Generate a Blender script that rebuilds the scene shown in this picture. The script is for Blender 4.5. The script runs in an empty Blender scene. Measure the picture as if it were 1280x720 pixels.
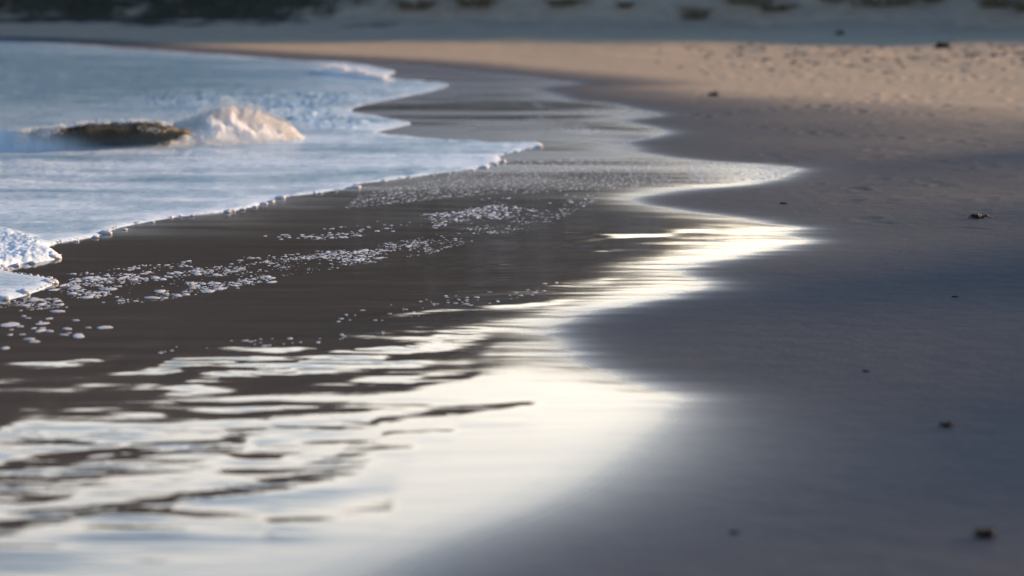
import bpy, math, random
import numpy as np
random.seed(7); rng = np.random.default_rng(11)
C = bpy.context.scene.collection
SC = bpy.context.scene
D2R = math.pi/180

# ------------------------------------------------------------------ camera
F, W, H, HC, HOR = 3555.56, 1280, 720, 1.7, -60.0     # 100 mm lens on a 36 mm sensor, eye height, horizon row
PITCH = math.atan((360-HOR)/F)
cam_d = bpy.data.cameras.new('camera'); cam = bpy.data.objects.new('camera', cam_d); C.objects.link(cam)
cam.location = (0, 0, HC); cam.rotation_euler = (math.pi/2-PITCH, 0, 0)
cam_d.lens = 100; cam_d.sensor_width = 36; cam_d.clip_start = .1; cam_d.clip_end = 6000
cam_d.dof.use_dof = True; cam_d.dof.focus_distance = 15.6; cam_d.dof.aperture_fstop = 1.9
SC.camera = cam

def at(px, py, z=0.0):
    """point of height z that the photograph shows at pixel (px, py)"""
    px = np.asarray(px, float); py = np.asarray(py, float)
    dx = (px-640)/F; dy = (360-py)/F
    c, s = math.cos(PITCH), math.sin(PITCH)
    vy = c + dy*s; vz = -s + dy*c
    t = (z-HC)/vz
    return dx*t, vy*t
def ats(pts): 
    a = np.array(pts, float); x, y = at(a[:,0], a[:,1]); return np.stack([x, y], 1)

# ------------------------------------------------------------------ noise
def _hash(ix, iy, seed):
    h = (ix.astype(np.int64)*374761393 + iy.astype(np.int64)*668265263 + seed*1442695041) & 0xffffffff
    h = ((h ^ (h >> 13))*1274126177) & 0xffffffff
    return ((h ^ (h >> 16)) & 0xffffff)/float(0xffffff)
def vnoise(x, y, seed=0):
    ix = np.floor(x); iy = np.floor(y); fx = x-ix; fy = y-iy
    fx = fx*fx*fx*(fx*(fx*6-15)+10); fy = fy*fy*fy*(fy*(fy*6-15)+10)
    a = _hash(ix, iy, seed); b = _hash(ix+1, iy, seed); c = _hash(ix, iy+1, seed); d = _hash(ix+1, iy+1, seed)
    return (a*(1-fx)+b*fx)*(1-fy)+(c*(1-fx)+d*fx)*fy*1.0 - .5
def fbm(x, y, seed=0, oct=4, gain=.5):
    s = 0; a = 1
    for k in range(oct):
        s = s + a*vnoise(x, y, seed+17*k); x = x*2.03+5.1; y = y*2.03+3.7; a *= gain
    return s
def smooth(a, b, x):
    t = np.clip((x-a)/(b-a), 0, 1); return t*t*(3-2*t)

# ------------------------------------------------------------------ outlines traced on the ground
def sdist(P, poly):
    """signed distance, positive inside the closed polygon"""
    x, y = P[:,0], P[:,1]; out = np.full(len(x), 1e9); ins = np.zeros(len(x), bool)
    n = len(poly)
    for i in range(n):
        ax, ay = poly[i]; bx, by = poly[(i+1) % n]
        ex, ey = bx-ax, by-ay; L = ex*ex+ey*ey+1e-12
        t = np.clip(((x-ax)*ex+(y-ay)*ey)/L, 0, 1)
        out = np.minimum(out, (x-ax-t*ex)**2+(y-ay-t*ey)**2)
        if ay != by:
            c = (ay > y) != (by > y)
            ins ^= c & (x < ex*(y-ay)/(by-ay)+ax)
    return np.where(ins, 1, -1)*np.sqrt(out)
def curve(pts, n=4):
    """Catmull-Rom through the points"""
    p = np.array(pts, float); p = np.vstack([2*p[0]-p[1], p, 2*p[-1]-p[-2]]); o = []
    for i in range(1, len(p)-2):
        for k in range(n):
            t = k/n
            o.append(.5*((2*p[i])+(-p[i-1]+p[i+1])*t+(2*p[i-1]-5*p[i]+4*p[i+1]-p[i+2])*t*t+(-p[i-1]+3*p[i]-3*p[i+1]+p[i+2])*t**3))
    o.append(p[-2]); return np.array(o)

swash_px = [(450,722),(520,690),(590,662),(650,640),(720,606),(770,572),(800,545),(832,515),(838,498),(812,484),(762,470),(722,450),
 (700,430),(696,410),(725,395),(790,380),(850,368),(884,358),(862,350),(846,341),(880,330),(930,319),(985,307),(1000,300),
 (975,294),(992,286),(940,276),(880,268),(812,258),(790,250),(805,244),(850,238),(920,232),(970,224),(990,213),(975,208),
 (900,203),(850,199),(806,193),(786,184),(776,178),(800,173),(832,166),(803,158),(772,151),(800,147),(819,143),(790,137),
 (758,130),(715,126),(688,118),(668,110),(718,105),(690,100),(650,95),(600,90),(560,86),(500,80),(440,76),(380,73),(300,68),
 (200,61),(100,54),(0,49)]
sw = ats(curve(swash_px, 3))
SWASH = np.vstack([[(-60,-120),(-9,-30),(-4.2,0),(-2.2,4.5)], sw, [(-19,50.5),(-30,46),(-60,38),(-150,10),(-300,-60),(-300,-120)]])
sea_px = [(-700,520),(-400,455),(-200,410),(-90,392),(-20,380),(12,376),(40,368),(66,358),(70,353),(56,349),(30,346),(8,341),(2,337),(25,332),(52,329),(74,324),(70,319),(58,313),
 (62,309),(80,304),(112,299),(133,293),(150,286),(220,273),(290,265),(330,256),(350,249),(400,242),(444,236),(447,232),(500,225),
 (560,217),(605,211),(628,203),(625,197),(650,190),(676,184),(671,179),(640,178),(600,178),(555,176),(505,171),(470,168),(500,160),(514,156),
 (495,151),(470,146),(440,141),(455,133),(500,124),(545,114),(562,108),(540,104),(500,101),(485,97),(495,92),(470,86),(430,80),
 (360,77),(300,72),(250,69),(210,66),(150,62),(90,57),(0,53)]
se = ats(curve(sea_px, 3))
SEA = np.vstack([[(-60,-120),(-30,-10)], se, [(-19,48.5),(-30,44),(-60,36),(-150,8),(-300,-60),(-300,-120)]])

# slopes of the running film: (pixel centre line, half thickness in rows, tilt towards the camera)
STROKES = [
 ([(-60,666),(0,660),(100,647),(200,632),(250,620),(325,605),(400,587),(465,578)], 10, -.040),
 ([(-60,610),(0,600),(75,592),(150,575),(225,562),(310,557)], 13, -.032),
 ([(-60,628),(0,625),(100,619)], 4, -.02),
 ([(425,563),(470,560),(525,557)], 4, -.025), ([(475,543),(520,540),(575,537)], 3.5, -.025),
 ([(465,527),(550,517),(625,510),(680,505)], 4, -.028),
 ([(340,650),(425,642),(500,635)], 5, -.042), ([(430,486),(520,480),(600,470)], 3, -.02),
 ([(480,452),(560,440),(620,432)], 3, -.02),
 ([(-60,468),(0,465),(90,457),(185,441)], 5, .030), ([(-60,482),(0,480),(100,475),(175,467),(240,461)], 5, .028),
 ([(200,457),(300,450),(385,437)], 6, .030), ([(215,485),(280,470),(350,462),(450,457),(540,452)], 8, .028),
 ([(360,452),(450,442),(550,431),(620,425)], 7, .026), ([(170,500),(300,497),(435,496)], 2.6, .024),
 ([(-60,549),(0,547),(100,542),(200,545),(320,538),(500,527)], 9, .013), ([(-60,577),(0,575),(75,570),(160,563)], 10, .012),
 ([(330,410),(430,404),(535,392),(648,385),(720,375)], 3.2, .024), ([(400,358),(509,345),(620,333),(700,322),(800,310)], 2.4, .022),
 ([(540,420),(640,408),(700,400)], 5, .018), ([(560,375),(680,362),(780,350)], 3, .018), ([(620,300),(710,293),(844,296)], 1.8, .02),
 ([(640,318),(760,300),(900,286)], 2, .02),
 ([(250,520),(420,512),(560,505)], 3, -.016)]
_st = []
for pts, hw, T in STROKES:
    w = ats(pts); d = float(np.mean(w[:,1])); _st.append((w[:,0], w[:,1], 1.25*hw*d*d/(F*HC), T*(.45 if 0 < T and hw < 3.1 else .58 if T > 0 else 1)))
def film_h(x, y):
    h = np.zeros_like(x)
    u = x*.5+y*.866; v = -x*.866+y*.5                 # along / across the running lines
    jit = 1.0*fbm(x*1.3, y*4.0, 77, 2, .5) + .5*fbm(x*5, y*22, 79, 3, .6); amp = 1.0+1.2*fbm(x*2.2, y*3.5, 78, 2)
    for xs, ys, w, T in _st:
        yc = np.interp(x, xs, ys); q = (y-yc)/w + jit
        Lx = (xs[-1]-xs[0]); m = smooth(xs[0]-.08*Lx, xs[0]+.10*Lx, x)*(1-smooth(xs[-1]-.15*Lx, xs[-1]+.05*Lx, x))
        h += 1.0*T*amp*w*np.tanh(q)*np.exp(-(q/5.5)**2)*m
    h += .0030*fbm(x*.6+3, y*.7, 5, 2) + .0003*fbm(u*.8, v*3.0, 9, 2)
    h += 0.00034*fbm(x*.6, y*6.5-x*1.2, 21, 3, .55) + .00013*fbm(x*3, y*30, 23, 3, .65)
    # fine regular ripples higher up the film
    rp = smooth(15.5, 18.5, y)*(1-smooth(27, 34, y))
    h += rp*.0007*np.sin((y*1.0+x*.22+.25*fbm(x*.6, y*.6, 31, 2))*2*math.pi/.42)*(.6+fbm(x*1.1, y*.7, 33, 2))
    h += smooth(20, 30, y)*(.004*fbm(x*1.2, y*1.6, 41, 3)+.003*fbm(x*2.6, y*4, 43, 3))
    return h
foot = []
def ground_fields(x, y):
    P = np.stack([x, y], 1)
    sf = np.empty(len(x)); ss = np.empty(len(x))
    wob = .035*fbm(x*2.3, y*1.3, 71, 3)*smooth(6, 12, y)
    for i in range(0, len(x), 200000):
        sf[i:i+200000] = sdist(P[i:i+200000], SWASH); ss[i:i+200000] = sdist(P[i:i+200000], SEA)
    wob2 = .085*fbm(x*1.1, y*8, 73, 3, .6)*smooth(9, 12, y)*smooth(-.8, -.05, sf)*(1-smooth(.1, .8, sf))
    return sf+wob*.6+wob2, ss+wob*.25
def common_h(x, y, sf):
    u = np.maximum(-sf, 0)
    h = film_h(x, y)*smooth(-.5, .25, sf)
    rise = .016*np.sqrt(u*u+.25)-.008
    rise = np.minimum(rise, .5+0*rise)
    return h + rise*(u > 0) + .0055*(1+.12*np.maximum(y-18, 0))*(1-np.exp(-np.maximum(sf, 0)/.2))*smooth(8.5, 12, y)
def footprints(x, y, z, lo, hi):
    """shallow prints trodden into the dry sand"""
    r = np.random.default_rng(5); P = []
    for k in range(420):
        px = r.uniform(840, 1500); py = 72+r.random()**1.6*220
        if px < 850+abs(py-130)*1.6: continue
        P.append(at(px, py)+(r.uniform(0, 3.14), r.uniform(.6, 1.1), .8 if py < 150 else .3))
    for (a, b, n, k) in [((930,236),(1290,262),11,.18), ((930,160),(1290,190),15,.42), ((860,146),(1280,120),18,.7), ((900,98),(1280,108),24,.9), ((880,85),(1290,80),30,.9)]:
        for i in range(n):
            t = (i+r.uniform(-.3,.3))/n
            P.append(at(a[0]+(b[0]-a[0])*t, a[1]+(b[1]-a[1])*t+r.uniform(-3, 3))+(r.uniform(.9, 1.6), .9, k))
    ids = np.where((x > 0) & (x < 30) & (y > 14) & (y < 56))[0]; ids = ids[np.argsort(y[ids])]; ysrt = y[ids]
    for fx, fy, an, s, dk in P:
        a0, a1 = np.searchsorted(ysrt, [fy-.45, fy+.45]); m = ids[a0:a1]; m = m[np.abs(x[m]-fx) < .45]
        if not len(m): continue
        dx = x[m]-fx; dy = y[m]-fy
        a = (dx*math.cos(an)+dy*math.sin(an))/(.15*s); b = (-dx*math.sin(an)+dy*math.cos(an))/(.07*s)
        q = a*a+b*b
        z[m] += 1.15*dk*(-.020*s*np.exp(-q**1.5)+.007*s*np.exp(-((np.sqrt(q)-1.5)/.45)**2))
    return z

# ------------------------------------------------------------------ mesh helpers
def mesh_obj(name, verts, faces, mat, parent=None, smooth_=True, attrs=None):
    me = bpy.data.meshes.new(name); verts = np.asarray(verts, np.float32)
    faces = np.asarray(faces, np.int32); k = faces.shape[1]
    me.vertices.add(len(verts)); me.vertices.foreach_set('co', verts.ravel())
    me.loops.add(faces.size); me.loops.foreach_set('vertex_index', faces.ravel())
    me.polygons.add(len(faces)); me.polygons.foreach_set('loop_start', np.arange(0, faces.size, k, dtype=np.int32))
    me.polygons.foreach_set('use_smooth', np.full(len(faces), smooth_))
    me.update(calc_edges=True)
    for n, v in (attrs or {}).items():
        a = me.attributes.new(n, 'FLOAT', 'POINT'); a.data.foreach_set('value', np.asarray(v, np.float32))
    me.materials.append(mat)
    o = bpy.data.objects.new(name, me); C.objects.link(o); o.parent = parent
    return o
def grid_faces(nr, nc, keep=None, wrap=False):
    i = np.arange(nr*nc).reshape(nr, nc)
    f = np.stack([i[:-1,:-1], i[:-1,1:], i[1:,1:], i[1:,:-1]], -1).reshape(-1, 4)
    if keep is not None: f = f[keep[f].any(1)]
    return f
def compact(v, f, attrs):
    used = np.zeros(len(v), bool); used[f.ravel()] = True
    m = np.cumsum(used)-1
    return v[used], m[f], {k: a[used] for k, a in attrs.items()}
def tag(o, label=None, cat=None, group=None, kind=None):
    if label: o['label'] = label
    if cat: o['category'] = cat
    if group: o['group'] = group
    if kind: o['kind'] = kind
    return o

# ------------------------------------------------------------------ materials
def new_mat(name):
    m = bpy.data.materials.new(name); m.use_nodes = True
    nt = m.node_tree; b = nt.nodes['Principled BSDF']; return m, nt, b
def N(nt, t, **kw):
    n = nt.nodes.new(t)
    for k, v in kw.items(): setattr(n, k, v)
    return n
def attr(nt, name):
    return N(nt, 'ShaderNodeAttribute', attribute_name=name).outputs['Fac']
def ramp(nt, src, stops, interp='LINEAR'):
    r = N(nt, 'ShaderNodeValToRGB'); e = r.color_ramp.elements; r.color_ramp.interpolation = interp
    while len(e) < len(stops): e.new(.5)
    for i, (p, c) in enumerate(stops):
        e[i].position = p; e[i].color = (c if len(c) == 4 else (*c, 1)) if isinstance(c, tuple) else (c, c, c, 1)
    nt.links.new(src, r.inputs['Fac']); return r.outputs['Color']
def noise(nt, scale, detail=4, rough=.5, stretch=(1,1,1), rot=0):
    tc = N(nt, 'ShaderNodeTexCoord'); mp = N(nt, 'ShaderNodeMapping'); mp.inputs['Scale'].default_value = stretch
    mp.inputs['Rotation'].default_value[2] = rot
    nz = N(nt, 'ShaderNodeTexNoise'); nz.inputs['Scale'].default_value = scale; nz.inputs['Detail'].default_value = detail
    nz.inputs['Roughness'].default_value = rough
    nt.links.new(tc.outputs['Object'], mp.inputs['Vector']); nt.links.new(mp.outputs['Vector'], nz.inputs['Vector'])
    return nz.outputs['Fac']
def mixc(nt, f, a, b, mode='MIX'):
    m = N(nt, 'ShaderNodeMix', data_type='RGBA', blend_type=mode)
    for s, v in ((m.inputs[0], f), (m.inputs[6], a), (m.inputs[7], b)):
        if isinstance(v, (int, float)): s.default_value = v
        elif isinstance(v, tuple): s.default_value = (*v, 1)
        else: nt.links.new(v, s)
    return m.outputs[2]
def math_(nt, op, a, b=0, c=0, clamp=False):
    m = N(nt, 'ShaderNodeMath', operation=op, use_clamp=clamp)
    for s, v in zip(m.inputs, (a, b, c)):
        if isinstance(v, (int, float)): s.default_value = v
        else: nt.links.new(v, s)
    return m.outputs[0]
def bump(nt, h, dist, strength=1.0, normal=None):
    b = N(nt, 'ShaderNodeBump'); b.inputs['Distance'].default_value = dist
    if isinstance(strength, (int, float)): b.inputs['Strength'].default_value = strength
    else: nt.links.new(strength, b.inputs['Strength'])
    nt.links.new(h, b.inputs['Height'])
    if normal is not None: nt.links.new(normal, b.inputs['Normal'])
    return b.outputs['Normal']

# sand: 'dist' = metres from the water's last reach (0 .. dry)
m_sand, nt, b = new_mat('sand')
ds = attr(nt, 'dist')
big = noise(nt, 1.1, 4, .55, (1,.5,1)); fine = noise(nt, 9, 5, .6)
dsn = math_(nt, 'ADD', ds, math_(nt, 'MULTIPLY', math_(nt, 'SUBTRACT', big, .5), 1.6))
d1 = math_(nt, 'DIVIDE', ds, 8, clamp=True)
d1n = math_(nt, 'DIVIDE', dsn, 8, clamp=True)
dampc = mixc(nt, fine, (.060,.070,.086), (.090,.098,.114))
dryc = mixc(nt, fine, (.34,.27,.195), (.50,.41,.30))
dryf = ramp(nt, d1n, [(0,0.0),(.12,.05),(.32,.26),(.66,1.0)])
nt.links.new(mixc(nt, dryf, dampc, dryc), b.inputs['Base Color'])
def decay(nt, src, k): return math_(nt, 'EXPONENT', math_(nt, 'MULTIPLY', src, -1.0/k))
dr_ = attr(nt, 'reach')
nt.links.new(math_(nt, 'SUBTRACT', .80, math_(nt, 'MULTIPLY', decay(nt, dr_, .7), .59)), b.inputs['Roughness'])
b.inputs['IOR'].default_value = 1.38
sp = math_(nt, 'ADD', .04, math_(nt, 'MULTIPLY', decay(nt, dr_, .20), .46)); nt.links.new(sp, b.inputs['Specular IOR Level'])
g1 = noise(nt, 420, 2, .7); g2 = noise(nt, 26, 4, .6, (1,1,1)); g3 = noise(nt, 5, 3, .5)
bs = ramp(nt, d1, [(0,.10),(.06,.5),(.5,1.0)])
n1 = bump(nt, g3, .02, bs); n2 = bump(nt, g2, .007, bs, n1); n3 = bump(nt, g1, .0008, bs, n2)
nt.links.new(n3, b.inputs['Normal'])

# thin running water over dark wet sand: 'edge' = metres inside the swash line
m_film, nt, b = new_mat('shallow_water_film')
ed = attr(nt, 'edge')
nt.links.new(mixc(nt, noise(nt, 2, 5, .6, (.35,2.6,1), -.1), (.045,.041,.040), (.165,.145,.13)), b.inputs['Base Color'])
e1 = math_(nt, 'DIVIDE', ed, 2.0, clamp=True)
nt.links.new(math_(nt, 'ADD', math_(nt, 'ADD', .030, math_(nt, 'MULTIPLY', decay(nt, ed, .20), .18)), attr(nt, 'chop')), b.inputs['Roughness'])
b.inputs['IOR'].default_value = 1.38
n1 = bump(nt, noise(nt, 6, 5, .6, (.7,3.0,1), .1), .00022, .8)
n2 = bump(nt, noise(nt, 60, 3, .6, (1,1.6,1)), .00006, .8, n1)
nt.links.new(n2, b.inputs['Normal'])

# sea: aerated water, 'foam' 0..1
m_sea, nt, b = new_mat('sea_water')
fo = attr(nt, 'foam')
fn = noise(nt, 14, 6, .7); fn2 = noise(nt, 45, 4, .7)
fmix = math_(nt, 'ADD', fo, math_(nt, 'MULTIPLY', math_(nt, 'SUBTRACT', fn, .5), .9), clamp=True)
fr = ramp(nt, fmix, [(.0,.0),(.25,.30),(.6,.72),(1,1.0)])
nt.links.new(mixc(nt, fr, (.28,.46,.57), (.70,.79,.87)), b.inputs['Base Color'])
nt.links.new(ramp(nt, fmix, [(0,.10),(.5,.22),(1,.5)]), b.inputs['Roughness'])
b.inputs['IOR'].default_value = 1.33
cs = attr(nt, 'rough_water')
n1 = bump(nt, noise(nt, 1.7, 5, .65, (1,2.6,1), -.15), .13, cs)
n2 = bump(nt, noise(nt, 13, 4, .65, (1,2.4,1)), .045, cs, n1)
n3 = bump(nt, noise(nt, 70, 3, .7), .004, fr, n2)
nt.links.new(n3, b.inputs['Normal'])

m_foam, nt, b = new_mat('white_foam')
b.inputs['Base Color'].default_value = (.54,.55,.58,1); b.inputs['Roughness'].default_value = .35
b.inputs['Subsurface Weight'].default_value = 0; b.inputs['IOR'].default_value = 1.33
nt.links.new(bump(nt, noise(nt, 120, 3, .7), .003, .8), b.inputs['Normal'])

m_spray, nt, b = new_mat('splashing_foam')
b.inputs['Base Color'].default_value = (.92,.92,.92,1); b.inputs['Roughness'].default_value = .3; b.inputs['IOR'].default_value = 1.33
tr = N(nt, 'ShaderNodeBsdfTranslucent'); tr.inputs['Color'].default_value = (.95,.93,.91,1)
mx = N(nt, 'ShaderNodeMixShader'); mx.inputs[0].default_value = .5
nt.links.new(b.outputs[0], mx.inputs[1]); nt.links.new(tr.outputs[0], mx.inputs[2]); nt.links.new(mx.outputs[0], nt.nodes['Material Output'].inputs['Surface'])

m_heap, nt, b = new_mat('churned_foam')
b.inputs['Base Color'].default_value = (.95,.95,.95,1); b.inputs['Roughness'].default_value = .6; b.inputs['IOR'].default_value = 1.2
b.inputs['Subsurface Weight'].default_value = .9; b.inputs['Subsurface Radius'].default_value = (.12,.10,.09); b.inputs['Subsurface Scale'].default_value = 1.0
nt.links.new(bump(nt, noise(nt, 30, 5, .75), .05, 1), b.inputs['Normal'])

m_wave, nt, b = new_mat('wave_water')
cu = attr(nt, 'curl')
wn = ramp(nt, noise(nt, 7, 5, .7, (1.6,.3,.7), 0), [(.35,0.0),(.68,1.0)])
nt.links.new(mixc(nt, cu, mixc(nt, noise(nt, 5, 4, .6, (2.5,1,.6), .5), (.32,.46,.56), (.74,.80,.86)), (.07,.080,.082)), b.inputs['Base Color'])
b.inputs['Roughness'].default_value = .10; b.inputs['IOR'].default_value = 1.33
n1 = bump(nt, noise(nt, 7, 5, .65, (2.2,1,.5), .5), .03, .9); nt.links.new(n1, b.inputs['Normal'])
tr = N(nt, 'ShaderNodeBsdfTranslucent'); nt.links.new(n1, tr.inputs['Normal'])
lp = attr(nt, 'lip'); gl = math_(nt, 'MULTIPLY', wn, math_(nt, 'ADD', .22, math_(nt, 'MULTIPLY', lp, 1.0)), clamp=True)
nt.links.new(mixc(nt, gl, (.05,.06,.05), (1.0,.86,.60)), tr.inputs['Color'])  # sunlight through the lip painted in: gold near the top, dark below
mx = N(nt, 'ShaderNodeMixShader'); nt.links.new(math_(nt, 'MULTIPLY', cu, math_(nt, 'ADD', .12, math_(nt, 'MULTIPLY', lp, .42))), mx.inputs[0])
nt.links.new(b.outputs[0], mx.inputs[1]); nt.links.new(tr.outputs[0], mx.inputs[2]); nt.links.new(mx.outputs[0], nt.nodes['Material Output'].inputs['Surface'])

m_dune, nt, b = new_mat('dune_sand_and_scrub')
vg = attr(nt, 'veg')
v1 = math_(nt, 'ADD', vg, math_(nt, 'MULTIPLY', math_(nt, 'SUBTRACT', noise(nt, .9, 6, .65), .5), 1.3), clamp=True)
vr = ramp(nt, v1, [(.38,0.0),(.58,1.0)])
nt.links.new(mixc(nt, vr, mixc(nt, noise(nt, 2.5, 5), (.42,.33,.26), (.58,.47,.37)), mixc(nt, noise(nt, 4, 4), (.050,.050,.036), (.11,.095,.065))), b.inputs['Base Color'])
b.inputs['Roughness'].default_value = .9; b.inputs['Specular IOR Level'].default_value = .1
nt.links.new(bump(nt, noise(nt, 1.6, 7, .65), .5, .9), b.inputs['Normal'])

def plain(name, c1, c2, rough=.8, sc=20, bd=.004):
    m, nt, b = new_mat(name); nt.links.new(mixc(nt, noise(nt, sc, 4), c1, c2), b.inputs['Base Color'])
    b.inputs['Roughness'].default_value = rough; b.inputs['Specular IOR Level'].default_value = .2
    nt.links.new(bump(nt, noise(nt, sc*3, 3), bd, .8), b.inputs['Normal']); return m
m_weed = plain('seaweed', (.012,.012,.010), (.035,.030,.020), .45)
m_grass = plain('marram_grass', (.13,.10,.06), (.25,.19,.12), .8)
m_grass_dark = plain('dark_dune_grass', (.045,.046,.030), (.10,.088,.055), .85)
m_litter = plain('dry_litter', (.06,.05,.04), (.12,.095,.07), .8)
m_pebble = plain('dark_stone', (.02,.02,.022), (.05,.045,.04), .6)
m_deep, nt, b = new_mat('open_sea')
b.inputs['Base Color'].default_value = (.06,.12,.16,1); b.inputs['Roughness'].default_value = .12; b.inputs['IOR'].default_value = 1.33
nt.links.new(bump(nt, noise(nt, .8, 6, .65), .35, 1), b.inputs['Normal'])

# ------------------------------------------------------------------ the ground, film and sea share one polar layout round the view point
tanhalf = 640/F; azf = math.atan(tanhalf)*1.12
az = np.concatenate([np.linspace(-math.pi, -azf-.5, 40)[:-1], np.linspace(-azf-.5, -azf, 90)[:-1], np.linspace(-azf, azf, 900), np.linspace(azf, azf+.5, 90)[1:], np.linspace(azf+.5, math.pi, 40)[1:]])
rows = HOR + (F*HC)/1.0*0
ypx = np.arange(745, 40, -.85)
rr = np.array([at(640, v)[1] for v in ypx]); 
rad = np.concatenate([[.05], np.linspace(.6, rr[0]-.1, 36), rr, np.geomspace(rr[-1]*1.01, 320, 60)])
A, R = np.meshgrid(az, rad); X = (R*np.sin(A)).ravel(); Y = (R*np.cos(A)).ravel()
nr, nc = R.shape
sf, ss = ground_fields(X, Y)
cm = common_h(X, Y, sf)
insea = smooth(0, .6, ss)
gz = cm - .012*smooth(0, .35, sf) - .03*smooth(0, .3, ss) - np.clip(.03*np.maximum(ss, 0), 0, 1.6)
dryk = smooth(.6, 4, -sf)
gz += dryk*(.020*fbm(X*.7, Y*.5, 81, 3)+.010*fbm(X*3, Y*2, 83, 3)*smooth(3, 7, -sf))
hum = smooth(3.0, 7, -sf)*smooth(26, 40, Y)
gz += hum*.06*fbm(X*.9, Y*.8, 91, 3)
gz = footprints(X, Y, gz, 0, 0)
f_all = grid_faces(nr, nc)
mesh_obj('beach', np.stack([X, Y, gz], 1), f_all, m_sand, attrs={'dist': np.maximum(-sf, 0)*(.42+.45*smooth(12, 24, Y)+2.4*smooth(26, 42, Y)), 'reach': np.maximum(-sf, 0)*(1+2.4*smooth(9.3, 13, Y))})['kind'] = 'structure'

fz = cm + np.clip(sf*.010, -.02, .0015) - .02*smooth(.1, .4, ss)
keep = (sf > -.02) & (ss < .5)
f = grid_faces(nr, nc, keep)
v, f, a = compact(np.stack([X, Y, fz], 1), f, {'edge': np.clip(sf, 0, 9)/(1+.07*np.maximum(Y-18, 0)), 'chop': np.clip(.13*smooth(17, 27, Y)*(1+2.4*fbm(X*.5, Y*1.3, 611, 3))+.15*np.exp(np.minimum(ss, 0)/1.1)*smooth(14.5, 18, Y)*(1+.9*fbm(X*.8, Y*2.4, 613, 3))+.2*smooth(40, 48, Y), 0, .4)})
mesh_obj('shallow_water', v, f, m_film, attrs=a)['kind'] = 'structure'

def region(pts, x, y, soft=.3):
    return smooth(-soft, soft, sdist(np.stack([x, y], 1), ats(pts)))
def sea_surface(x, y, s):
    t = np.maximum(s, 0)
    bead = .5+1.3*np.clip(fbm(x*5.5, y*2.2, 55, 2)+.15, 0, 1)
    thick = .011*bead*np.sqrt(np.clip(t/.05, 0, 1))*(1-.45*smooth(.1, .7, t)) + .010*smooth(0, 4, t)
    near = smooth(18.5, 15.5, y) if False else 1-smooth(15.5, 18.5, y)
    thick += .014*near*np.sqrt(np.clip(t/.12, 0, 1))
    z = thick + np.clip(s*.8, -.05, 0)
    far = smooth(.5, 3, t)
    z += far*(.026*fbm(x*.6, y*1.6, 61, 4) + .017*fbm(x*2.4, y*5, 63, 3))
    z += smooth(.05, .4, t)*.004*fbm(x*5, y*12, 65, 3)
    z += smooth(8, 30, t)*.05*fbm(x*.25, y*.6, 67, 3)
    return z
def foam_amount(x, y, s):
    fo = .44+.75*fbm(x*.5, y*1.5, 51, 5, .6)
    fo = fo*(1-.55*smooth(24, 30, y))+.35*np.exp(-np.maximum(s, 0)/(.12+.035*np.maximum(y-22, 0)))
    fo += .02*region([(150,122),(300,118),(450,118),(520,112),(560,108),(500,130),(455,142),(515,156),(470,166),(380,160),(300,150),(200,135)], x, y, .5)
    fo += .22*region([(-400,330),(-100,300),(0,288),(25,295),(48,305),(62,314),(76,324),(40,331),(0,336),(-300,400)], x, y, .08)
    fo += .25*region([(380,74),(440,78),(495,90),(490,100),(440,96),(400,88)], x, y, .5)
    fo += .3*region([(100,276),(220,262),(330,252),(350,250),(290,266),(150,286)], x, y, .2)
    fo -= .25*region([(-400,52),(0,56),(200,70),(380,84),(300,112),(100,120),(0,130),(-400,140)], x, y, 1.5)
    return np.clip(fo, 0, 1)
sz = cm*(1-smooth(.2, .8, ss)) + .0055*(1+.12*np.maximum(Y-18, 0))*smooth(.2, .8, ss)*smooth(8.5, 12, Y) + sea_surface(X, Y, ss)
# turbulent foam behind the wave and the bubbly lobe on the left
keepS = ss > -.12
idx = np.where(ss > -.3)[0]
rg = region([(150,122),(300,118),(450,118),(520,112),(560,108),(500,130),(455,142),(515,156),(470,166),(380,160),(300,150),(200,135)], X[idx], Y[idx], .5)
sz[idx] += rg*(.01+.032*fbm(X[idx]*4.5, Y[idx]*3.5, 101, 4, .7))*smooth(0, .5, ss[idx])
rl = region([(-400,330),(-100,300),(0,288),(25,295),(48,305),(62,314),(76,324),(40,331),(0,336),(-300,400)], X[idx], Y[idx], .07)
sz[idx] += rl*(.018+.012*fbm(X[idx]*38, Y[idx]*26, 103, 3, .65))
f = grid_faces(nr, nc, keepS)
fo = np.zeros(len(X)); fo[idx] = foam_amount(X[idx], Y[idx], ss[idx])
v, f, a = compact(np.stack([X, Y, sz], 1), f, {'foam': fo, 'rough_water': .22+.78*smooth(.5, 3.5, ss)})
mesh_obj('sea', v, f, m_sea, attrs=a)['kind'] = 'structure'
# open sea to the horizon
q = 4500
bm_v = [(-q,-q,-.45),(q,-q,-.45),(q,q,-.45),(-q,q,-.45)]
mesh_obj('open_sea', bm_v, [(0,1,2,3)], m_deep)['kind'] = 'structure'

# ------------------------------------------------------------------ dune ridge round the bay
def ridge(a):
    ad = a/D2R
    px = 640+F*np.tan(np.clip(a, -1.2, 1.2))
    by = np.interp(px, [-4000,-200,0,200,330,450,550,650,720,790,850,930,1280], [705,705,695,655,590,522,463,402,350,305,245,200,165])
    top = 76*(by-HOR)/F - HC
    top = np.where(ad > 10, np.interp(ad, [10,14,20,31,36,45,70,110,150], [3.2,3.4,3.8,4.4,6.2,7.6,8.3,8.3,7]), top)
    top = np.where(ad < -30, np.interp(ad, [-75,-60,-45,-30], [.0,3,9,11.5]), top)
    toe = np.interp(ad, [-70,-40,-20,-11,-6,0,5,12], [75,66,62,59.5,57.5,55,53,51.5])
    side = 21/np.maximum(np.sin(np.clip(a, .02, math.pi-.02)), .02)
    toe = np.where(a > .1, -np.log(np.exp(-toe/2.5)+np.exp(-np.minimum(side, 300)/2.5))*2.5, toe)
    return top, toe
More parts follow.
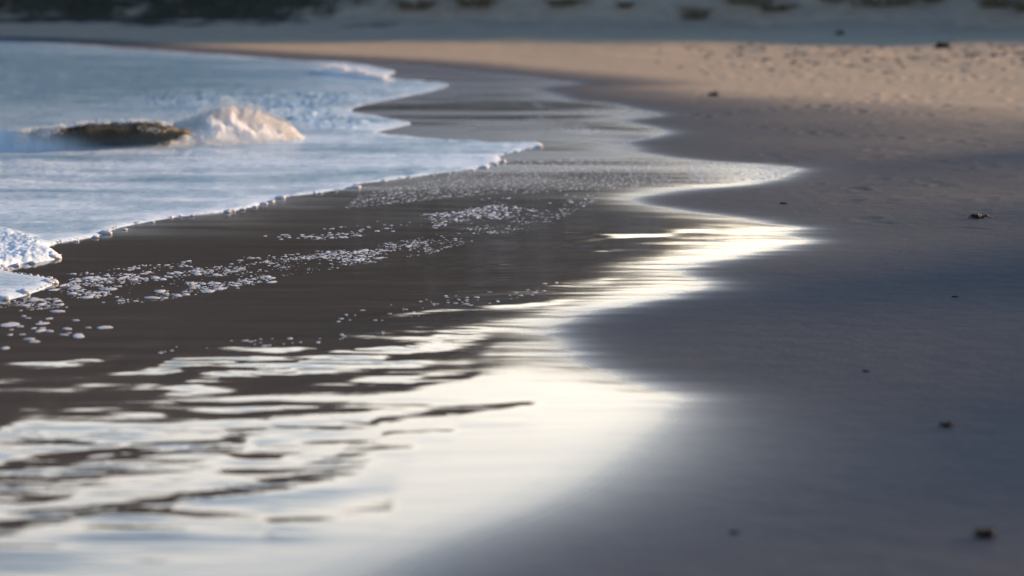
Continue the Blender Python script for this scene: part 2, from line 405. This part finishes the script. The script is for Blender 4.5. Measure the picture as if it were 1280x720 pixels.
daz = np.concatenate([np.linspace(-70*D2R, -.2, 200)[:-1], np.linspace(-.2, .2, 620), np.linspace(.2, 165*D2R, 330)[1:]])
dr = np.concatenate([np.linspace(-2.5, 6, 120), np.linspace(6.3, 26, 60), np.geomspace(27, 160, 30)])
DA, DR = np.meshgrid(daz, dr)
top, toe = ridge(DA); RR = toe+DR
DX = RR*np.sin(DA); DY = RR*np.cos(DA)
tt = DR+.9*fbm(DX*.16, DY*.16, 201, 3)*4*.5
base = .10+np.where(tt > 0, .0, 0)
hh = np.where(tt < 0, tt*.10, 0)+ .10*np.clip(tt, 0, 4)**1.0 + .62*np.maximum(tt-2.6, 0)
lim = top+top*.10*fbm(DX*.12, DY*.12, 203, 3)+(.5+1.3*smooth(20*D2R, 30*D2R, DA))*fbm(DX*.45, DY*.45, 204, 4, .65)
DZ = .10+np.where(hh > 0, .5*(hh+lim-np.sqrt((hh-lim)**2+.8)), hh)+.0
DZ += .16*smooth(0, 4, tt)*fbm(DX*.8, DY*.8, 205, 4)
DZ -= smooth(60, 160, DR)*top*.8
pxd = 640+F*DX/DY
veg = .18+smooth(2.5, 7.5, DZ)*.36+smooth(.3, 1.0, DZ)*.06+ .42*(1-smooth(250, 650, np.where(np.abs(DA) < 1, pxd, 9999)))*smooth(.12, .3, DZ)
dn = mesh_obj('dune', np.stack([DX.ravel(), DY.ravel(), DZ.ravel()], 1), grid_faces(*DA.shape), m_dune, attrs={'veg': np.clip(veg, 0, 1).ravel()})
dn['kind'] = 'structure'
def dune_z(x, y):
    a = math.atan2(x, y); r = math.hypot(x, y)
    t_, o_ = ridge(np.array([a])); i = int(np.clip(np.searchsorted(daz, a), 1, len(daz)-1))
    return float(np.interp(r-o_[0], dr, DZ[:, i]))

def tuft_geo(r, h, n, rs):
    V = []; Fc = []
    for k in range(n):
        a = rs.uniform(0, 6.283); q = r*.35*math.sqrt(rs.random()); x, y = q*math.cos(a), q*math.sin(a)
        hh_ = h*rs.uniform(.55, 1.1); lean = rs.uniform(.2, 1.0)*r; w = rs.uniform(.006, .014)
        ca, sa = math.cos(a+rs.uniform(-.6, .6)), math.sin(a+rs.uniform(-.6, .6)); b0 = len(V)
        for j in range(4):
            t = j/3; ww = w*(1-t*.9); cx = x+ca*lean*t*t; cy = y+sa*lean*t*t; z = hh_*(t-.25*t*t)-.03
            V += [(cx-sa*ww, cy+ca*ww, z), (cx+sa*ww, cy-ca*ww, z)]
            if j: Fc.append((b0+2*j-2, b0+2*j-1, b0+2*j+1, b0+2*j))
    return V, Fc
# thick scrub on the ridge: nobody could count it
rs = random.Random(3); V = []; Fc = []
for k in range(5200):
    if k < 3400: a = rs.uniform(-.23, .23); dd = 2.2+rs.random()**1.6*22
    else: a = rs.uniform(-1.0, 1.6); dd = rs.uniform(4, 24)
    t_, o_ = ridge(np.array([a])); r = o_[0]+dd; x, y = r*math.sin(a), r*math.cos(a); z = dune_z(x, y)
    pxl = 640+F*x/y if abs(a) < .5 else 0
    lim_ = .55 + .75*float(smooth(250, 800, np.array(pxl)))
    if z < lim_*rs.uniform(.55, 1.2) and abs(a) < .3: continue
    s = rs.uniform(.7, 1.6); v_, f_ = tuft_geo(.45*s, .55*s, 9, rs); b0 = len(V)
    V += [(p[0]*1.2+x, p[1]+y, p[2]+z) for p in v_]; Fc += [tuple(i+b0 for i in q_) for q_ in f_]
tag(mesh_obj('dune_grass', V, Fc, m_grass_dark, smooth_=False), 'dark grass and scrub covering the dune behind the beach', 'dune grass', kind='stuff')

# single tufts that show at the foot of the dune
tufts = [(868,22,1.2,'brown grass tuft standing lowest on the dune foot, right of the middle'),
 (706,6,.7,'thin grass tuft near the middle of the dune foot'),
 (782,12,.6,'small grass tuft between two larger ones on the pale dune face'),
 (940,5,1.5,'wide olive grass tuft on the dune face, right of the lowest tuft'),
 (972,16,.7,'short grass tuft beside the wide olive one on the dune'),
 (1105,9,1.6,'largest brown grass tuft on the right dune face'),
 (1168,4,.8,'grass tuft just right of the largest brown tuft'),
 (1248,11,1.2,'grass tuft on the dune in the top right corner'),
 (1040,2,1.0,'grass tuft cut by the top edge, left of the largest brown tuft'),
 (600,8,1.0,'dark grass tuft at the dune foot, left of the thin tuft'),
 (520,13,1.0,'dark grass tuft where the scrub begins to thin out'),
 (1300,15,1.1,'grass tuft at the far right end of the dune foot')]
for px, py, s, lb in tufts:
    lo = None
    for d in np.arange(49, 80, .1):
        dx, dy = (px-640)/F, (360-py)/F
        vy = math.cos(PITCH)+dy*math.sin(PITCH); vz = -math.sin(PITCH)+dy*math.cos(PITCH)
        t = d/vy; x = dx*t; z = HC+vz*t
        if dune_z(x, d) >= z: lo = (x, d); break
    if lo is None: continue
    rq = rs.uniform(1.0, 2.4); v_, f_ = tuft_geo(.50*s, .34*s, 130, rs)
    o = mesh_obj('grass_tuft', [(p[0]*rq+.0, p[1], p[2]) for p in v_], f_, m_grass, smooth_=False)
    o.location = (lo[0], lo[1], dune_z(*lo)); tag(o, lb, 'grass tuft', 'grass tufts on the dune foot')

# ------------------------------------------------------------------ helpers that ask for heights at single points
def film_at(x, y):
    x = np.atleast_1d(np.asarray(x, float)); y = np.atleast_1d(np.asarray(y, float))
    a, b_ = ground_fields(x, y); return common_h(x, y, a)+np.clip(a*.010, -.02, .0015), a, b_
def fleck(rx, ry, h, rs, n=10):
    ang = [2*math.pi*i/n for i in range(n)]
    rad_ = [1+.65*rs.uniform(-1, 1) for _ in ang]; rad_ = [(rad_[i-1]+2*rad_[i]+rad_[(i+1) % n])/4 for i in range(n)]
    V = [(0, 0, h)]
    for k, (s, z) in enumerate(((.6, h*.85), (.93, h*.35), (1.0, -.002))):
        V += [(rx*s*r*math.cos(a), ry*s*r*math.sin(a), z) for a, r in zip(ang, rad_)]
    Fc = [(0, 1+i, 1+(i+1) % n, 1+(i+1) % n) for i in range(n)]
    T = [(0, 1+i, 1+(i+1) % n) for i in range(n)]
    for k in range(2):
        for i in range(n):
            a, b_ = 1+k*n+i, 1+k*n+(i+1) % n
            T += [(a, a+n, b_+n), (a, b_+n, b_)]
    return V, T

# ------------------------------------------------------------------ foam flecks on the film
flecks = []      # px, py, size in px
def scatter(poly, n, smin, smax, seed, dens=None):
    r = np.random.default_rng(seed); p = np.array(poly, float); out = 0; tries = 0
    while out < n and tries < n*30:
        tries += 1
        x = r.uniform(p[:,0].min(), p[:,0].max()); y = r.uniform(p[:,1].min(), p[:,1].max())
        if sdist(np.array([[x, y]]), p)[0] < 0: continue
        if dens is not None and r.random() > dens(x, y): continue
        flecks.append((x, y, smin+(smax-smin)*r.random()**2.2)); out += 1
cl = lambda x, y: float(np.clip(.40+2.9*fbm(np.array([x*.018]), np.array([y*.10]), 301, 3)[0], .03, 1))
scatter([(60,352),(130,345),(300,338),(350,344),(345,352),(290,364),(200,376),(120,382),(30,384)], 190, 4, 16, 1, cl)
scatter([(70,345),(200,330),(380,318),(520,312),(530,318),(420,330),(330,338),(120,346)], 190, 2, 9, 2, cl)
scatter([(380,322),(420,306),(520,308),(528,316),(470,326),(400,330)], 50, 3, 12, 3, cl)
scatter([(300,300),(420,285),(560,265),(680,250),(700,262),(620,278),(500,292),(400,302)], 520, 1.5, 7, 4, cl)
scatter([(560,252),(700,244),(760,240),(745,249),(690,266),(600,282),(540,284)], 90, 1.5, 7, 5, cl)
scatter([(560,205),(720,200),(860,203),(975,209),(986,214),(965,224),(880,233),(760,238),(600,245),(430,262),(450,245),(560,222)], 4200, 1.0, 3.8, 6, lambda x, y: .9)
scatter([(0,372),(60,352),(300,332),(520,300),(700,262),(760,244),(700,275),(540,318),(380,344),(200,378),(0,392)], 2400, 1.0, 4.2, 21, cl)
scatter([(860,204),(975,209),(986,214),(965,224),(880,233),(860,225)], 300, 2, 7, 7)
scatter([(0,392),(60,390),(130,405),(135,418),(60,432),(0,440)], 17, 8, 22, 8)
scatter([(640,130),(760,140),(780,150),(740,170),(640,160)], 260, 1.5, 5, 9, cl)
scatter([(430,385),(640,362),(700,352),(690,366),(520,400),(420,408)], 60, 2, 9, 10, cl)
scatter([(180,436),(420,420),(500,418),(430,430),(200,445)], 30, 3, 9, 12, cl)
for p in [(73,391,26),(54,406,16),(130,411,20),(97,422,24),(36,426,14),(12,407,26),(62,400,12),(28,420,9),(86,418,8),(262,366,22),(274,363,14),(200,366,20),(232,370,16),(190,374,22),(60,384,9),(340,354,12),(310,356,8),(296,356,12),(270,356,18)]: flecks.append(p)
fl = np.array(flecks); wx, wy = at(fl[:,0], fl[:,1]); size = fl[:,2]/F*wy*1.0
zf, sfv, ssv = film_at(wx, wy)
ok = (sfv > .02) & (ssv < -.05)
order = np.argsort(-fl[:,2]); order = [i for i in order if ok[i]]
# keep flecks from piling up
rsf = random.Random(9)
protos = []
for k in range(8):
    v_, f_ = fleck(.5, .5, .10, rsf, 12)
    me = bpy.data.meshes.new('foam_patch'); me.from_pydata(v_, [], f_); me.materials.append(m_foam)
    for p in me.polygons: p.use_smooth = True
    protos.append(me)
big_ = order[:290]; rest = order[290:]
for j, i in enumerate(big_):
    o = bpy.data.objects.new('foam_patch', protos[j % 8]); C.objects.link(o)
    s = size[i]; s *= .85; o.location = (wx[i], wy[i], zf[i]+.0005); o.scale = (s, s*rsf.uniform(.9, 2.2), min(s, .05)*rsf.uniform(.6, 1.0))
    o.rotation_euler = (0, 0, rsf.uniform(-.35, .35))
    tag(o, 'small white patch of foam lying on the dark wet sand', 'foam patch', 'foam patches left on the wet sand')
V = []; T = []
for i in rest:
    v_, f_ = fleck(.5*size[i], .5*size[i]*rsf.uniform(1.0, 2.2), min(.05*size[i], .003)+.0006, rsf, 7); b0 = len(V)
    V += [(p[0]+wx[i], p[1]+wy[i], p[2]+zf[i]) for p in v_]; T += [tuple(q_+b0 for q_ in t_) for t_ in f_]
tag(mesh_obj('foam_bubbles', V, T, m_foam), 'fine white foam bubbles strewn over the wet sand', 'foam', kind='stuff')

# ------------------------------------------------------------------ lumps of foam along the leading edge of the surf
_bc = {}
def blob_protos(sub, amp):
    import bmesh
    key = (sub, amp)
    if key not in _bc:
        L = []
        for k in range(14):
            bm = bmesh.new(); bmesh.ops.create_icosphere(bm, subdivisions=sub, radius=1)
            c = np.array([v.co[:] for v in bm.verts]); o1, o2 = rng.uniform(0, 50, 2)
            n_ = fbm(c[:,0]*2.2+o1+c[:,2], c[:,1]*2.2+o2-c[:,2], 401, 3)
            L.append((c*(1+amp*2*n_)[:,None], np.array([[v.index for v in f.verts] for f in bm.faces]))); bm.free()
        _bc[key] = L
    return _bc[key]
def blob(r3, rs, sub=2, amp=.25, fr=1.0):
    v, f = rs.choice(blob_protos(sub, amp)); a = rs.uniform(0, 6.28); c, s_ = math.cos(a), math.sin(a)
    v = np.stack([v[:,0]*c-v[:,1]*s_, v[:,0]*s_+v[:,1]*c, v[:,2]], 1)*np.array(r3)
    return v.tolist(), f.tolist()
class Acc:
    """collects many small shapes for one mesh"""
    def __init__(self): self.v = []; self.f = []; self.n = 0
    def add(self, p, r3, rs, sub=1, amp=.3):
        v, f = rs.choice(blob_protos(sub, amp)); a = rs.uniform(0, 6.28); c, s_ = math.cos(a), math.sin(a)
        v = np.stack([v[:,0]*c-v[:,1]*s_, v[:,0]*s_+v[:,1]*c, v[:,2]], 1)*np.array(r3)+np.array(p)
        self.v.append(v); self.f.append(f+self.n); self.n += len(v)
    def build(self, name, mat, parent=None): return mesh_obj(name, np.vstack(self.v), np.vstack(self.f), mat, parent)
clumps = [(133,292,.035,'foam lump on the surf edge nearest the left lobes'),(120,297,.018,None),(155,287,.016,None),(444,235,.035,'foam lump where the surf edge steps back left of centre'),
 (350,248,.030,'foam lump on the surf edge midway along the blue sheet'),(330,255,.022,None),(284,265,.026,'bright foam lump on the lower surf edge'),(290,264,.018,None),(303,262,.016,None),(318,259,.018,None),
 (340,252,.022,None),(605,210,.032,'foam lump at the turn of the far surf edge'),(617,206,.034,'largest foam lump at the turn of the far surf edge'),(628,202,.028,None),(590,213,.02,None),(560,217,.018,None),
 (540,219,.016,None),(510,223,.014,None),(480,227,.016,None),(561,176,.030,'lone foam lump on the upper side of the surf tongue'),(674,184,.03,'foam bead at the tip of the surf tongue'),(660,187,.02,None),(645,190,.02,None),
 (62,354,.055,'rounded foam bulb at the tip of the lowest left lobe'),(28,367,.05,'foam bulb on the lower side of the lowest left lobe'),(4,374,.045,'foam bulb at the left frame edge'),(48,352,.03,None),
 (66,323,.055,'rounded foam bulb at the tip of the upper left lobe'),(2,334,.035,None),(40,329,.03,None),(20,332,.03,None),(95,302,.015,None),(190,278,.014,None),(240,270,.013,None),(400,242,.015,None),(420,239,.013,None)]
Vs = []; Ts = []
for px, py, r, lb in clumps:
    x, y = at(px, py, .01); rx = r*(1.0 if px > 75 else .7)
    rx *= .62; v_, f_ = blob((rx*1.9 if px > 70 else rx*1.8, rx*1.6, rx*.75), rsf, 3, .3, 1.2)
    if lb:
        o = mesh_obj('foam_lump', v_, f_, m_foam); o.location = (float(x), float(y), .014); tag(o, lb, 'foam lump', 'foam lumps on the surf edge')
    else:
        b0 = len(Vs); Vs += [(p[0]+float(x), p[1]+float(y), p[2]+.012) for p in v_]; Ts += [tuple(q_+b0 for q_ in t_) for t_ in f_]
# beads all along the edge
for i in range(1, len(se)-1):
    if not (11 < se[i][1] < 26): continue
    for k in range(4):
        if rsf.random() < .45: continue
        t = rsf.random(); p = se[i]*(1-t)+se[i+1]*t; r = rsf.uniform(.003, .010)
        v_, f_ = blob((r*1.6, r*1.3, r), rsf, 1, .3)
        b0 = len(Vs); Vs += [(q_[0]+p[0]-.01, q_[1]+p[1]+rsf.uniform(0, .05), q_[2]+.01) for q_ in v_]; Ts += [tuple(q_+b0 for q_ in t_) for t_ in f_]
tag(mesh_obj('foam_edge', Vs, Ts, m_foam), 'beads of white foam along the leading edge of the surf', 'foam', kind='stuff')

# ------------------------------------------------------------------ the breaking wave
root = bpy.data.objects.new('breaking_wave', None); C.objects.link(root)
wx0, wy0 = at(150, 189); root.location = (float(wx0), float(wy0), 0)
tag(root, 'small curling wave with a dark translucent face and white splash', 'wave')
ox, oy = float(wx0), float(wy0)
pxs = np.linspace(-520, 232, 240); prof_n = 46
lipa = np.zeros((len(pxs), prof_n)); V = np.zeros((len(pxs), prof_n, 3)); cur = np.zeros((len(pxs), prof_n))
for i, p in enumerate(pxs):
    c = float(np.interp(p, [-520,-60,40,95,130,205,250], [0,.0,.25,.75,1,1,.9]))
    hgt = float(np.interp(p, [-520,-300,-60,0,60,110,170,210,250], [.03,.10,.18,.205,.23,.25,.25,.19,.12]))
    hgt *= 1+.14*float(fbm(np.array([p*.07]), np.array([1.5]), 501, 3)[0])
    P0 = np.array([(-1.3,-.03),(-.7,-.01),(-.30,.03),(0,.30),(.16,.62),(.28,.92),(.45,1.0),(.8,.80),(1.4,.35),(2.2,.0),(3.0,-.15)])
    P1 = np.array([(-1.3,-.03),(-.5,-.02),(.30,.05),(.50,.28),(.48,.55),(.22,.78),(-.10,.84),(.10,1.0),(.7,.92),(1.5,.40),(3.0,-.15)])
    P = P0*(1-c)+P1*c; cc = curve(P, 5); s = np.linspace(0, len(cc)-1, prof_n)
    py_ = np.interp(s, range(len(cc)), cc[:,0]); pz_ = np.interp(s, range(len(cc)), cc[:,1])
    base = float(np.interp(p, [-520,0,110,205,250], [205,193,190,187,183]))
    bx, by_ = at(p, base); lipn = .03*float(fbm(np.array([p*.12]), np.array([7.5]), 503, 3)[0])
    V[i,:,0] = float(bx)-ox + .05*c*pz_; V[i,:,1] = float(by_)-oy+py_*.27+lipn*(pz_ > .7); V[i,:,2] = pz_*hgt
    lipa[i] = smooth(.35, 1, pz_)
    cur[i] = smooth(40, 125, p+75*(pz_-.35))*smooth(.03, .2, pz_)*(1-smooth(.7, 1.8, py_))
nn = fbm(V[:,:,0]*6+3*V[:,:,2]*5, V[:,:,1]*2, 505, 3)
V[:,:,2] += .006*nn*smooth(.02, .1, V[:,:,2]); V[:,:,1] += .007*nn
mesh_obj('wave_face', V.reshape(-1, 3), grid_faces(len(pxs), prof_n), m_wave, root, attrs={'curl': cur.ravel(), 'lip': lipa.ravel()})
# splash: a torn heap of foam and drops
def heap(px0, px1, top_fn, base_fn, depth, n, seed, rmin, rmax, par, o0, topmax):
    r = random.Random(seed); A_ = Acc()
    for k in range(n):
        p = r.uniform(px0, px1); x, y = at(p, base_fn(p)); hmax = top_fn(p)
        u = r.random()
        if u < .25: z = hmax*r.random()**.8*.95
        elif u < .9: z = hmax*(1-r.random()**2*.4)
        else: z = hmax*(1+abs(r.gauss(0, .12)))
        rel = z/max(hmax, .01); y = float(y)+depth*.5*r.choice([-1, 1])*math.sqrt(max(0, 1-min(rel, 1)))*r.uniform(.8, 1.1)
        s = r.uniform(rmin, rmax)*(1.15-.8*min(rel, 1.15)); s = max(s, .0035)
        A_.add((float(x)-o0[0], y-o0[1], z), (s*r.uniform(.8, 1.6), s, s), r, 1, .35)
    # the foam heap itself: one torn, rounded mass
    ps = np.linspace(px0, px1, 150); th = np.linspace(0, math.pi, 50); G = np.zeros((150, 50, 3))
    for i, p in enumerate(ps):
        x, y = at(p, base_fn(p)); hm = top_fn(p); e = min(1, (i+.5)/12, (149.5-i)/20)
        G[i,:,0] = float(x)-o0[0]; G[i,:,1] = float(y)-o0[1]-np.cos(th)*depth*.46*e**.5; G[i,:,2] = np.sin(th)**.9*hm*.93*e**.5-.01
    nn_ = fbm(G[:,:,0]*7+G[:,:,2]*9, G[:,:,1]*9-G[:,:,2]*8, 521, 5, .65)*topmax
    G[:,:,1] -= nn_*.16*np.sin(th)[None]; G[:,:,2] += nn_*.12*np.sin(th)[None]; G[:,:,0] += nn_*.2*np.sin(th)[None]
    mesh_obj('foam_heap', G.reshape(-1, 3), grid_faces(150, 50), m_heap, par)
    o = A_.build('spray', m_spray, par); o['kind'] = 'stuff'; return o
px_t = [190,205,225,250,268,285,300,320,340,360,380]
def topf(p): 
    t = float(np.interp(p, px_t, [.02,.15,.20,.25,.30,.325,.31,.27,.22,.14,.02])); return t*(1+.14*float(fbm(np.array([p*.09]), np.array([.5]), 511, 3)[0]))
heap(196, 380, topf, lambda p: float(np.interp(p, [190,380], [184,175])), .64, 15000, 5, .002, .008, root, (ox, oy), .30)
# drops torn off the lip; their white clusters stand in for sun glints
def lipf(p): return float(np.interp(p, [0,60,110,170,210], [.18,.21,.25,.25,.22]))
r = random.Random(8); A_ = Acc()
for k in range(450):
    p = r.choice([r.uniform(20, 110), r.uniform(100, 210), r.uniform(170, 215), r.gauss(62, 9), r.gauss(30, 6)]); x, y = at(p, float(np.interp(p, [0,110,205], [193,190,187])))
    s_ = r.uniform(.002, .008)
    A_.add((float(x)-ox, float(y)-oy+r.uniform(-.03, .12), lipf(p)*r.uniform(.90, 1.07)), (s_*1.6, s_, s_), r)
for cx_, cz_, sp_, nn2 in ((27, .72, 4, 30), (58, .78, 4, 50), (72, .93, 3, 40), (170, .93, 12, 50), (192, .86, 8, 60)):
    for k in range(nn2):
        p = r.gauss(cx_, sp_); x, y = at(p, float(np.interp(p, [0,110,205], [193,190,187]))); q_ = r.gauss(0, .09)
        s_ = r.uniform(.004, .010); A_.add((float(x)-ox, float(y)-oy-.02+.1*q_, lipf(p)*(cz_+q_)), (s_*1.3, s_, s_), r)
A_.build('crest_glint_drops', m_spray, root)['kind'] = 'stuff'
# a second, farther little breaker
bx, by_ = at(445, 98); r2 = bpy.data.objects.new('breaking_wave', None); C.objects.link(r2); r2.location = (float(bx), float(by_), 0)
tag(r2, 'far low breaker of golden foam where the surf meets the shore', 'wave')
heap(395, 492, lambda p: float(np.interp(p, [395,415,440,470,492], [.05,.11,.13,.10,.03]))*(1+.8*float(fbm(np.array([p*.11]), np.array([3.5]), 513, 3)[0])), lambda p: float(np.interp(p, [395,492], [91,104])), .6, 2500, 15, .004, .012, r2, (float(bx), float(by_)), .14)

# ------------------------------------------------------------------ things washed up on the sand
beach_me = bpy.data.objects['beach']
from mathutils.bvhtree import BVHTree
from mathutils import Vector
def ground_at(x, y):
    a, b_ = ground_fields(np.array([x]), np.array([y]))
    i = np.argmin((X-x)**2+(Y-y)**2); return float(gz[i])
def weed(px, py, L, n, lb, name='seaweed_clump', seed=1, th=.012):
    x, y = [float(q_) for q_ in at(px, py, .05)]; r = random.Random(seed); V = []; Fq = []
    for k in range(n):
        a = r.uniform(-.5, .5)+(math.pi if r.random() < .5 else 0); l = L*r.uniform(.4, 1); cx, cy = r.uniform(-.2, .2)*L, r.uniform(-.12, .12)*L
        w = th*r.uniform(.5, 1.2); b0 = len(V); hmp = r.uniform(.2, 1)*th*3
        for j in range(7):
            t = j/6; px_ = cx+math.cos(a)*l*.5*t; py_ = cy+math.sin(a)*l*.5*t+.1*L*math.sin(t*5+k); z = hmp*math.sin(min(t*1.1, 1)*math.pi)+.004; ww = w*(1-.8*t)
            V += [(px_, py_-ww, z), (px_, py_, z+ww), (px_, py_+ww, z), (px_, py_, z-ww)]
            if j:
                for m in range(4): Fq.append((b0+4*j-4+m, b0+4*j-4+(m+1) % 4, b0+4*j+(m+1) % 4, b0+4*j+m))
    o = mesh_obj(name, V, Fq, m_weed); o.location = (x, y, ground_at(x, y)); return tag(o, lb, 'seaweed')
weed(1232, 658, .058, 34, 'dark seaweed clump on the shaded sand in the lower right corner', seed=2, th=.008)
weed(1183, 520, .055, 16, 'small dark strand of seaweed on the damp sand at the right', seed=3, th=.005)
weed(1224, 266, .13, 16, 'thin dark twig of seaweed on the sand near the right edge, among footprints', seed=4, th=.008)
weed(1178, 67, .24, 30, 'largest dark weed heap on the far strandline, at the right', seed=5, th=.03)
weed(1050, 52, .22, 20, 'dark weed heap at the foot of the dune, far right of centre', seed=6, th=.025)
weed(892, 117, .14, 14, 'small dark weed scrap alone on the sunlit sand', seed=7, th=.016)
def pebble(px, py, r, lb, seed):
    x, y = [float(q_) for q_ in at(px, py, .05)]; v_, f_ = blob((r*1.5, r, r*.5), random.Random(seed), 2, .25)
    o = mesh_obj('pebble', v_, f_, m_pebble); o.location = (x, y, ground_at(x, y)+r*.15); tag(o, lb, 'pebble')
pebble(919, 648, .010, 'small pebble alone on the shaded sand near the bottom', 1)
pebble(1083, 452, .011, 'flat dark pebble on the damp sand right of the bright swash', 2)
pebble(980, 247, .018, 'dark pebble on the sand just below the longest swash tongue', 3)
pebble(1194, 362, .012, 'tiny dark pebble on the open sand below the seaweed twig', 4)
pebble(814, 331, .007, 'tiny pebble in the shiny swash at the centre right', 5)

# strandline litter along the foot of the dune: too much to count
r = random.Random(31); Vv = []; Tt = []
for k in range(230):
    px = 820+r.random()**.8*520; py = r.gauss(np.interp(px, [820,1280], [56,66]), 5)+r.random()**2*22
    if py < 52: continue
    x, y = [float(q_) for q_ in at(px, py, .12)]; s = r.uniform(.01, .035)
    v_, f_ = blob((s*2.2, s*1.4, s*.7), r, 1, .4); b0 = len(Vv)
    i = np.argmin((X-x)**2+(Y-y)**2)
    Vv += [(a[0]+x, a[1]+y, a[2]+float(gz[i])) for a in v_]; Tt += [tuple(i_+b0 for i_ in t_) for t_ in f_]
tag(mesh_obj('strandline_litter', Vv, Tt, m_litter), 'dark bits of weed and litter strewn along the foot of the dune', 'beach litter', kind='stuff')

# ------------------------------------------------------------------ light
SUN_AZ, SUN_EL = 58*D2R, 13*D2R
w = bpy.data.worlds.new('World'); SC.world = w; w.use_nodes = True
nt = w.node_tree; bg = nt.nodes['Background']; sk = nt.nodes.new('ShaderNodeTexSky'); sk.sky_type = 'NISHITA'
sk.sun_disc = False; sk.sun_elevation = SUN_EL; sk.sun_rotation = SUN_AZ; sk.air_density = 1.0; sk.dust_density = .6; sk.ozone_density = 3.0
nt.links.new(sk.outputs[0], bg.inputs[0]); bg.inputs[1].default_value = .10
# bright veil of thin cloud low in the sky on the sun's side
tc = N(nt, 'ShaderNodeTexCoord'); sx = N(nt, 'ShaderNodeSeparateXYZ'); nt.links.new(tc.outputs['Generated'], sx.inputs[0])
veil = ramp(nt, sx.outputs['Z'], [(0,(.80,.60,.36)),(.10,(.84,.635,.39)),(.14,(.72,.56,.37)),(.195,(.62,.51,.37)),(.24,(.30,.30,.26)),(.34,(.05,.08,.13)),(.6,(0,0,0))])
azs = math_(nt, 'ADD', math_(nt, 'MULTIPLY', sx.outputs['X'], math.sin(SUN_AZ)), math_(nt, 'MULTIPLY', sx.outputs['Y'], math.cos(SUN_AZ)))
azr = ramp(nt, azs, [(0,.15),(.35,.8),(.7,1.0)])
bg2 = N(nt, 'ShaderNodeBackground'); nt.links.new(mixc(nt, 1.0, veil, azr, 'MULTIPLY'), bg2.inputs[0]); bg2.inputs[1].default_value = 1.65
ad = N(nt, 'ShaderNodeAddShader'); nt.links.new(bg.outputs[0], ad.inputs[0]); nt.links.new(bg2.outputs[0], ad.inputs[1])
nt.links.new(ad.outputs[0], nt.nodes['World Output'].inputs['Surface'])
ld = bpy.data.lights.new('sun', 'SUN'); ld.energy = 4.2; ld.angle = 1.5*D2R; ld.color = (1, .66, .38)
lo = bpy.data.objects.new('sun', ld); C.objects.link(lo)
lo.rotation_euler = Vector((math.sin(SUN_AZ)*math.cos(SUN_EL), math.cos(SUN_AZ)*math.cos(SUN_EL), math.sin(SUN_EL))).to_track_quat('Z', 'Y').to_euler()
vs = SC.view_settings; vs.view_transform = 'Standard'; vs.look = 'None'; vs.gamma = 1; vs.use_curve_mapping = False; vs.exposure = 1.05
SC.cycles.max_bounces = 6; SC.cycles.use_denoising = True; SC.cycles.sample_clamp_indirect = 6
